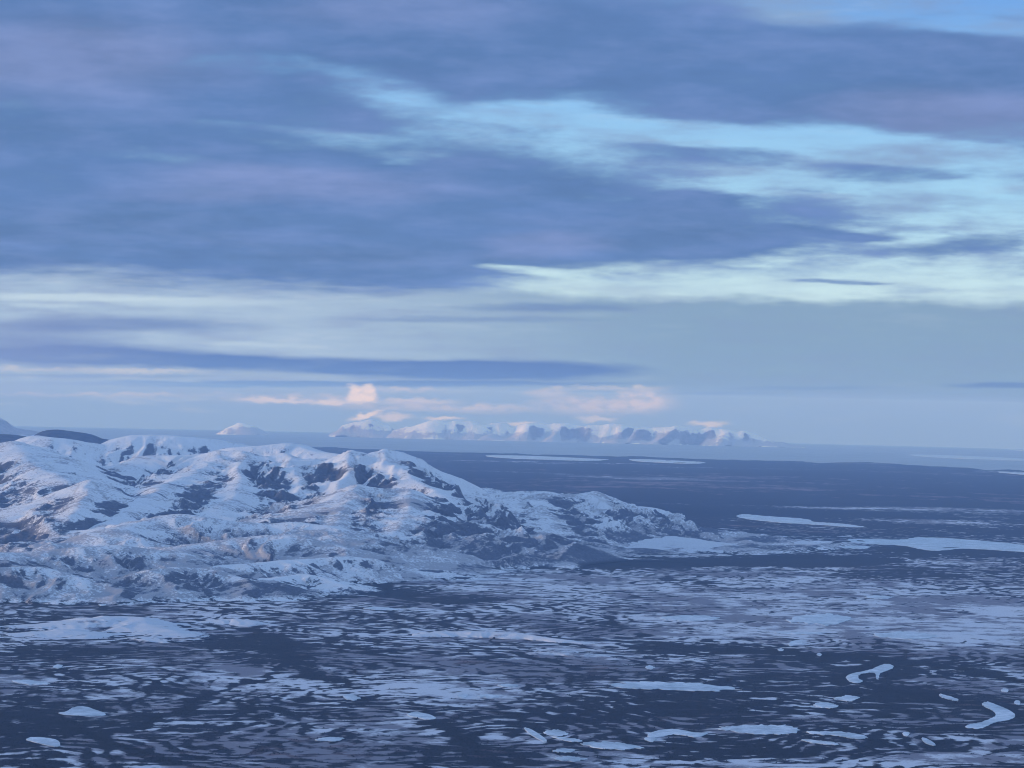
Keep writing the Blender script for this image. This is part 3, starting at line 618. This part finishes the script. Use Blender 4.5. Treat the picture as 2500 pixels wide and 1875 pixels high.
# ------------------------------------------------------------------ frozen water
def chaikin(p, n=2):
    p = np.array(p, float)
    for _ in range(n):
        q = np.roll(p, -1, 0); p = np.stack((0.75 * p + 0.25 * q, 0.25 * p + 0.75 * q), 1).reshape(-1, 2)
    return p
def sheet_alt(x, y):
    r = math.hypot(x, y)
    a = float(ground_alt(np.array([x]), np.array([y]))[0])
    if r > 20000:
        cr = float(coast_range(np.array([math.atan2(x, y)]))[0]); S = lambda a0, b0, v: float(sstep(a0, b0, np.array(v)))
        a += 14.0 * (1 - S(0, 1500, r - cr)) * S(20000, 40000, r) - 40.0 * S(0, 800, r - cr)
    return max(a, 0.0)
ICE_POLYS = []
def inside(poly, x, y):
    c = np.zeros(x.shape, bool); j = len(poly) - 1
    for i in range(len(poly)):
        xi, yi = poly[i]; xj, yj = poly[j]
        c ^= ((yi > y) != (yj > y)) & (x < (xj - xi) * (y - yi) / (yj - yi + 1e-12) + xi); j = i
    return c
def ice(name, label, ox, oy, pts, group, rim=1.2, jit=0.03, sc_=.4069, flat=1.0):
    """a sheet of ice with a low bank: pts in pixels of an enlargement whose corner is (ox, oy)"""
    p = chaikin(pts, 1)
    p = np.stack([p + (np.roll(p, -1, 0) - p) * t_ for t_ in (0, .25, .5, .75)], 1).reshape(-1, 2)
    p[:, 1] = p[:, 1].mean() + (p[:, 1] - p[:, 1].mean()) * flat
    c = p.mean(0); k_ = np.arange(len(p)); sd_ = len(label) * 1.7
    w_ = (perlin(k_ * 0.37, k_ * 0 + sd_, 3) + 0.7 * perlin(k_ * 0.9, k_ * 0 + sd_, 4)).reshape(-1, 1)
    ext = np.ptp(p, axis=0)
    p = p + np.clip(p - c, -ext * .3, ext * .3) * w_ * ((0.16 if jit > 0.02 else 0.03) + jit) + (ext * (np.array([0.012, 0.10]) if jit > 0.02 else np.array([0.006, 0.022]))) * w_[::-1]
    g = np.array([on_ground(ox + x * sc_, oy + y * sc_) for x, y in p])
    dist = np.hypot(g[:, 0], g[:, 1]).mean(); lift = rim + dist * 6e-5
    al = np.array([sheet_alt(x, y) for x, y in g]) + lift
    z = al - (g ** 2).sum(1) / (2 * RE)
    n = len(g); cc = g.mean(0)
    inner = cc + (g - cc) * 0.97
    zi = z - 0.15 * lift
    v = [(*g[i], z[i] - 3.0 - lift) for i in range(n)] + [(*g[i], z[i] - 0.4 * lift) for i in range(n)] + [(*inner[i], zi[i] + 0.15 * lift) for i in range(n)]
    f = [(i, (i + 1) % n, n + (i + 1) % n, n + i) for i in range(n)] + [(n + i, n + (i + 1) % n, 2 * n + (i + 1) % n, 2 * n + i) for i in range(n)] + [tuple(range(2 * n, 3 * n))]
    me = bpy.data.meshes.new(name); me.from_pydata(v, [], f); me.update()
    if sum(pl.normal.z * pl.area for pl in me.polygons) < 0: me.flip_normals()
    o = link(name, me, MAT_ICE); ICE_POLYS.append(g)
    return tag(o, label, name.replace('frozen_', '').replace('_', ' '), group, 'structure')
GP = 'frozen ponds on the plain'; GL = 'frozen lakes'; GV = 'frozen bends of the river'
def lens(x0, x1, y0, y1, lean=0.0):
    w2 = x1 - x0; m = (y0 + y1) / 2
    return [(x0, m - lean), (x0 + .25 * w2, y0 + .15 * (y1 - y0) - lean / 2), (x0 + .55 * w2, y0), (x0 + .85 * w2, y0 + .3 * (y1 - y0) + lean / 2), (x1, m + lean), (x0 + .7 * w2, y1), (x0 + .3 * w2, y1 - .15 * (y1 - y0))]
c4o, c5o, c6o, c3o, c2o = (0, 1400), (800, 1400), (1600, 1400), (1600, 1000), (800, 1050)
ice('frozen_pond', 'hat-shaped pale pond in the dark scrub at the lower left', *c4o, [(335, 850), (400, 843), (435, 812), (520, 808), (570, 830), (640, 852), (620, 866), (400, 864)], GP, jit=.01)
ice('frozen_pond', 'pale pond nearest the lower left corner', *c4o, [(145, 1008), (190, 990), (280, 995), (350, 1008), (366, 1045), (340, 1057), (280, 1045), (200, 1022)], GP, jit=.01)
ice('frozen_pond', 'thin pale sliver of ice near the left edge', *c4o, lens(60, 305, 655, 684, 8), GP)
ice('frozen_pond', 'tiny bright pond below the striped hillock', *c4o, lens(312, 378, 560, 588, -6), GP)
ice('frozen_pond', 'tiny square bright pond above the striped hillock', *c4o, [(590, 182), (640, 182), (636, 204), (592, 204)], GP, jit=0)
ice('frozen_pond', 'small pale pond right of the looping scrub lines at the lower left', *c4o, lens(1880, 2070, 995, 1025, -6), GP)
ice('frozen_pond', 'small grey pond with a blunt end left of centre', *c4o, lens(2050, 2165, 735, 775, 6), GP)
ice('frozen_pond', 'bright ragged pond amid scrub below the centre', *c5o, [(470, 858), (530, 842), (560, 850), (620, 862), (660, 885), (590, 892), (540, 880), (490, 872)], GP, jit=.01)
ice('frozen_pond', 'narrow slanting bright pond, left end of the lower string of ponds', *c5o, [(1172, 936), (1215, 945), (1270, 975), (1325, 1018), (1290, 1020), (1225, 985), (1190, 958)], GP, jit=.01)
ice('frozen_pond', 'rounded pond beside the narrow slanting one', *c5o, lens(1285, 1448, 948, 990, 4), GP)
ice('frozen_pond', 'long cigar-shaped pond at the bottom, right of the centre', *c5o, lens(1495, 1905, 1020, 1072, 14), GP)
ice('frozen_pond', 'thin curved strip of ice between the rounded and the cigar-shaped pond', *c5o, [(1330, 985), (1420, 998), (1540, 1010), (1500, 1022), (1400, 1012)], GP)
ice('frozen_pond', 'broad pond with a notched lower shore at the bottom', *c5o, [(1905, 985), (1960, 958), (2050, 945), (2120, 952), (2230, 975), (2300, 970), (2215, 1000), (2140, 985), (2060, 978), (2010, 992), (1960, 1000)], GP, jit=.01)
ice('frozen_pond', 'small pond just below the notched one', *c5o, lens(1895, 1975, 990, 1022), GP)
ice('frozen_pond', 'small bright oblong pond near the centre of the plain', *c5o, lens(1010, 1150, 680, 702, 2), GP)
ice('frozen_pond', 'bright short pond strip below the oblong central one', *c5o, lens(880, 1035, 738, 760), GP)
ice('frozen_pond', 'tiny bright pond left of the short strip', *c5o, lens(770, 845, 735, 762, -5), GP)
ice('frozen_pond', 'white pond strip at the upper left of the plain below the foothills', *c5o, lens(205, 430, 215, 238, 3), GP)
ice('frozen_pond', 'small pale pond on the tip of the mottled swell', *c5o, lens(1900, 1965, 565, 592), GP)
ice('frozen_pond', 'ragged pond at the bottom edge, right of centre', *c5o, lens(1345, 1560, 1110, 1148, 0), GP)
ice('frozen_pond', 'small crooked pond above the ragged one at the bottom', *c5o, lens(1340, 1490, 1062, 1092, -4), GP)
ice('frozen_lake', 'large smooth pale bog lake in the dark scrub right of centre', *c5o, [(1665, 690), (1740, 668), (1850, 655), (2000, 655), (2200, 662), (2330, 685), (2480, 712), (2360, 738), (2212, 730), (1950, 722), (1760, 716)], GL, jit=.03, flat=.72)
ice('frozen_lake', 'smooth oval lake near the bottom right with a tapering left end', *c6o, [(360, 948), (430, 928), (540, 920), (700, 922), (820, 930), (880, 965), (800, 992), (620, 996), (500, 978), (420, 962)], GL, jit=.03, flat=.72)
ice('frozen_pond', 'ragged strip of ice right of the smooth oval lake', *c6o, [(880, 965), (1000, 968), (1150, 970), (1300, 1005), (1200, 1018), (1080, 990), (960, 985)], GP)
ice('frozen_pond', 'curved shore ice below the oval lake', *c6o, [(860, 1010), (980, 1020), (1090, 1035), (1100, 1048), (1000, 1042), (900, 1024)], GP)
ice('frozen_pond', 'small cloudy pond with a spot, right of centre', *c6o, lens(940, 1105, 793, 832, 4), GP)
ice('frozen_pond', 'pale looped pond above the cloudy one', *c6o, lens(1060, 1230, 748, 785, -4), GP)
ice('frozen_pond', 'triangular bright pond right of the river bend line', *c6o, [(1478, 975), (1530, 972), (1515, 996), (1490, 994)], GP, jit=0)
ice('frozen_pond', 'slanting bright pond under the triangular one', *c6o, [(1590, 1000), (1640, 1012), (1690, 1045), (1660, 1048), (1610, 1030)], GP, jit=.01)
ice('frozen_pond', 'small square bright pond near the right edge, upper of two', *c6o, lens(2070, 2122, 704, 726), GP)
ice('frozen_pond', 'small square bright pond near the right edge, lower of two', *c6o, lens(2150, 2192, 774, 802), GP)
ice('frozen_pond', 'little zigzag strip of ice left of the lower river bend', *c6o, [(1700, 735), (1750, 745), (1820, 770), (1810, 782), (1750, 768), (1710, 755)], GP)
ice('frozen_pond', 'pair-like bright spot of ice on the dark terrace edge', *c6o, [(795, 432), (830, 415), (885, 408), (880, 440), (840, 438), (805, 452)], GP, jit=0)
ice('frozen_pond', 'tiny bright pond on the terrace edge, left of the bright spot', *c6o, lens(730, 772, 458, 478), GP)
ice('frozen_pond', 'tiny bright pond on the terrace edge, right of the bright spot', *c6o, lens(965, 1000, 488, 508), GP)
ice('frozen_pond', 'bluish flat pond on the snowy terrace at the right', *c6o, lens(1280, 1710, 362, 412, 4), GP)
ice('frozen_pond', 'thin white strip of ice left of the bluish terrace pond', *c6o, lens(700, 1045, 362, 378), GP)
ice('frozen_pond', 'pale blue pond high on the terrace', *c6o, lens(1250, 1430, 140, 164), GP)
ice('frozen_pond', 'pale blue pond at the left end of the terrace', *c6o, lens(0, 400, 258, 300), GP)
ice('frozen_pond', 'wedge of open snow ice in the middle of the terrace', *c6o, lens(770, 1180, 245, 330, -10), GP)
ice('frozen_river', 'upper S-shaped bend of the frozen river', *c6o, [(1140, 635), (1180, 612), (1290, 592), (1350, 562), (1400, 552), (1442, 575), (1360, 607), (1345, 614), (1340, 648), (1324, 648), (1324, 610), (1280, 608), (1216, 622), (1216, 650), (1248, 660), (1225, 676), (1168, 670), (1150, 650)], GV, jit=0)
ice('frozen_river', 'lower C-shaped bend of the frozen river near the right edge', *c6o, [(1955, 795), (1985, 780), (2060, 805), (2110, 825), (2172, 866), (2120, 896), (2040, 906), (1985, 932), (1950, 952), (1855, 946), (1870, 925), (1940, 915), (2000, 892), (2048, 870), (2030, 840), (1970, 812)], GV, jit=0)
ice('frozen_lake', 'slim lake in the dark forest beyond the knolls', *c3o, [(480, 640), (530, 631), (620, 640), (700, 646), (930, 664), (935, 680), (1040, 686), (1130, 690), (1285, 710), (1200, 714), (1000, 700), (780, 690), (660, 678), (560, 668), (500, 655)], GL, jit=0)
ice('frozen_lake', 'wide bright lake running off the right edge beyond the terrace', *c3o, [(1140, 785), (1230, 778), (1350, 784), (1500, 788), (1540, 772), (1700, 776), (1860, 786), (2000, 798), (2212, 815), (2400, 835), (2400, 875), (2212, 862), (2000, 850), (1820, 842), (1720, 858), (1600, 850), (1480, 820), (1300, 815), (1190, 803)], GL, jit=0)
ice('frozen_pond', 'short strip of ice at the left end of the wide bright lake', *c3o, lens(1105, 1300, 820, 842), GP)
ice('frozen_lake', 'long thin lake near the coast, left of two', *c2o, [(915, 160), (1050, 158), (1300, 166), (1640, 180), (1700, 184), (1600, 192), (1300, 186), (1050, 176)], GL, jit=0)
ice('frozen_lake', 'long thin lake near the coast, right of two', *c2o, [(1790, 182), (1900, 180), (2100, 190), (2290, 202), (2200, 212), (2000, 204), (1850, 194)], GL, jit=0)
ice('sea_ice', 'pale strip of ice far out on the sea at the right', *c3o, [(1480, 268), (1700, 272), (2000, 284), (2300, 300), (2400, 310), (2200, 306), (1900, 296), (1650, 286)], 'sea ice', jit=0)
ice('sea_ice', 'pale strip of ice at the horizon by the right edge', *c3o, [(2080, 234), (2200, 236), (2400, 244), (2400, 254), (2200, 248)], 'sea ice', jit=0)
ice('sea_ice', 'pale strip of ice along the coast at the right edge', *c3o, [(2020, 380), (2150, 384), (2400, 396), (2400, 408), (2200, 400)], 'sea ice', jit=0)

# ------------------------------------------------------------------ spruce and alder on the dark ground
def woods():
    n = 230000
    inv = rng.uniform(1 / 13000.0, 1 / 5300.0, n); r = 1 / inv
    a = np.radians(rng.uniform(-15.0, 15.0, n)); x, y = r * np.sin(a), r * np.cos(a)
    px, py = to_pix(x, y, 0.0)
    f = snow_field(x, y, px, py)
    keep = (f < -0.06) & (rng.uniform(0, 1, n) < np.clip(0.15 - f, 0, .8))
    for g in ICE_POLYS:
        if np.hypot(*g.mean(0)) > 15000: continue
        c = g.mean(0); q = c + (g - c) * 1.06
        m = (np.abs(x - c[0]) < 900) & (np.abs(y - c[1]) < 900) & keep
        keep[m] &= ~inside(q, x[m], y[m])
    x, y, r = x[keep][:60000], y[keep][:60000], r[keep][:60000]; n = len(x)
    z = ground_alt(x, y) - r * r / (2 * RE) - 0.6
    h = rng.uniform(1.5, 4.5, n); w2 = h * rng.uniform(0.4, 0.9, n); th = rng.uniform(0, 6.28, n)
    V = np.zeros((n, 5, 3), np.float32)
    for k in range(4):
        V[:, k, 0] = x + w2 * np.cos(th + k * np.pi / 2); V[:, k, 1] = y + w2 * np.sin(th + k * np.pi / 2); V[:, k, 2] = z
    V[:, 4, 0] = x + 0.1 * w2; V[:, 4, 1] = y; V[:, 4, 2] = z + h
    b0 = (np.arange(n) * 5)[:, None]
    Fc = np.stack([np.concatenate((b0 + k, b0 + (k + 1) % 4, b0 + 4), 1) for k in range(4)], 1).reshape(-1, 3).astype(np.int32)
    me = bpy.data.meshes.new('forest'); me.vertices.add(n * 5); me.vertices.foreach_set('co', V.ravel())
    me.loops.add(Fc.size); me.loops.foreach_set('vertex_index', Fc.ravel())
    me.polygons.add(len(Fc)); me.polygons.foreach_set('loop_start', np.arange(0, Fc.size, 3, dtype=np.int32)); me.update(calc_edges=True)
    tag(link('forest', me, MAT_TREE), 'dark spruce and alder scrub scattered over the snow-free ground', kind='stuff')
woods()

# ------------------------------------------------------------------ haze
def haze():
    x0, x1, y0, y1, z0, z1 = -127000, 127000, -127000, 127000, -1300, 1500
    v = [(x, y, z) for z in (z0, z1) for x, y in ((x0, y0), (x1, y0), (x1, y1), (x0, y1))]
    f = [(0, 3, 2, 1), (4, 5, 6, 7), (0, 1, 5, 4), (1, 2, 6, 5), (2, 3, 7, 6), (3, 0, 4, 7)]
    me = bpy.data.meshes.new('haze'); me.from_pydata(v, [], f)
    m = bpy.data.materials.new('haze_air'); m.use_nodes = True; m.node_tree.nodes.clear()
    pv = m.node_tree.nodes.new('ShaderNodeVolumePrincipled'); out = m.node_tree.nodes.new('ShaderNodeOutputMaterial')
    pv.inputs['Color'].default_value = (0.25, 0.49, 1.0, 1); pv.inputs['Absorption Color'].default_value = (1, 1, 1, 1); pv.inputs['Density'].default_value = 1.75e-5; pv.inputs['Anisotropy'].default_value = 0.0
    m.node_tree.links.new(pv.outputs[0], out.inputs['Volume'])
    tag(link('haze', me, m), 'thin blue haze filling the air over the plain', kind='stuff')
haze()
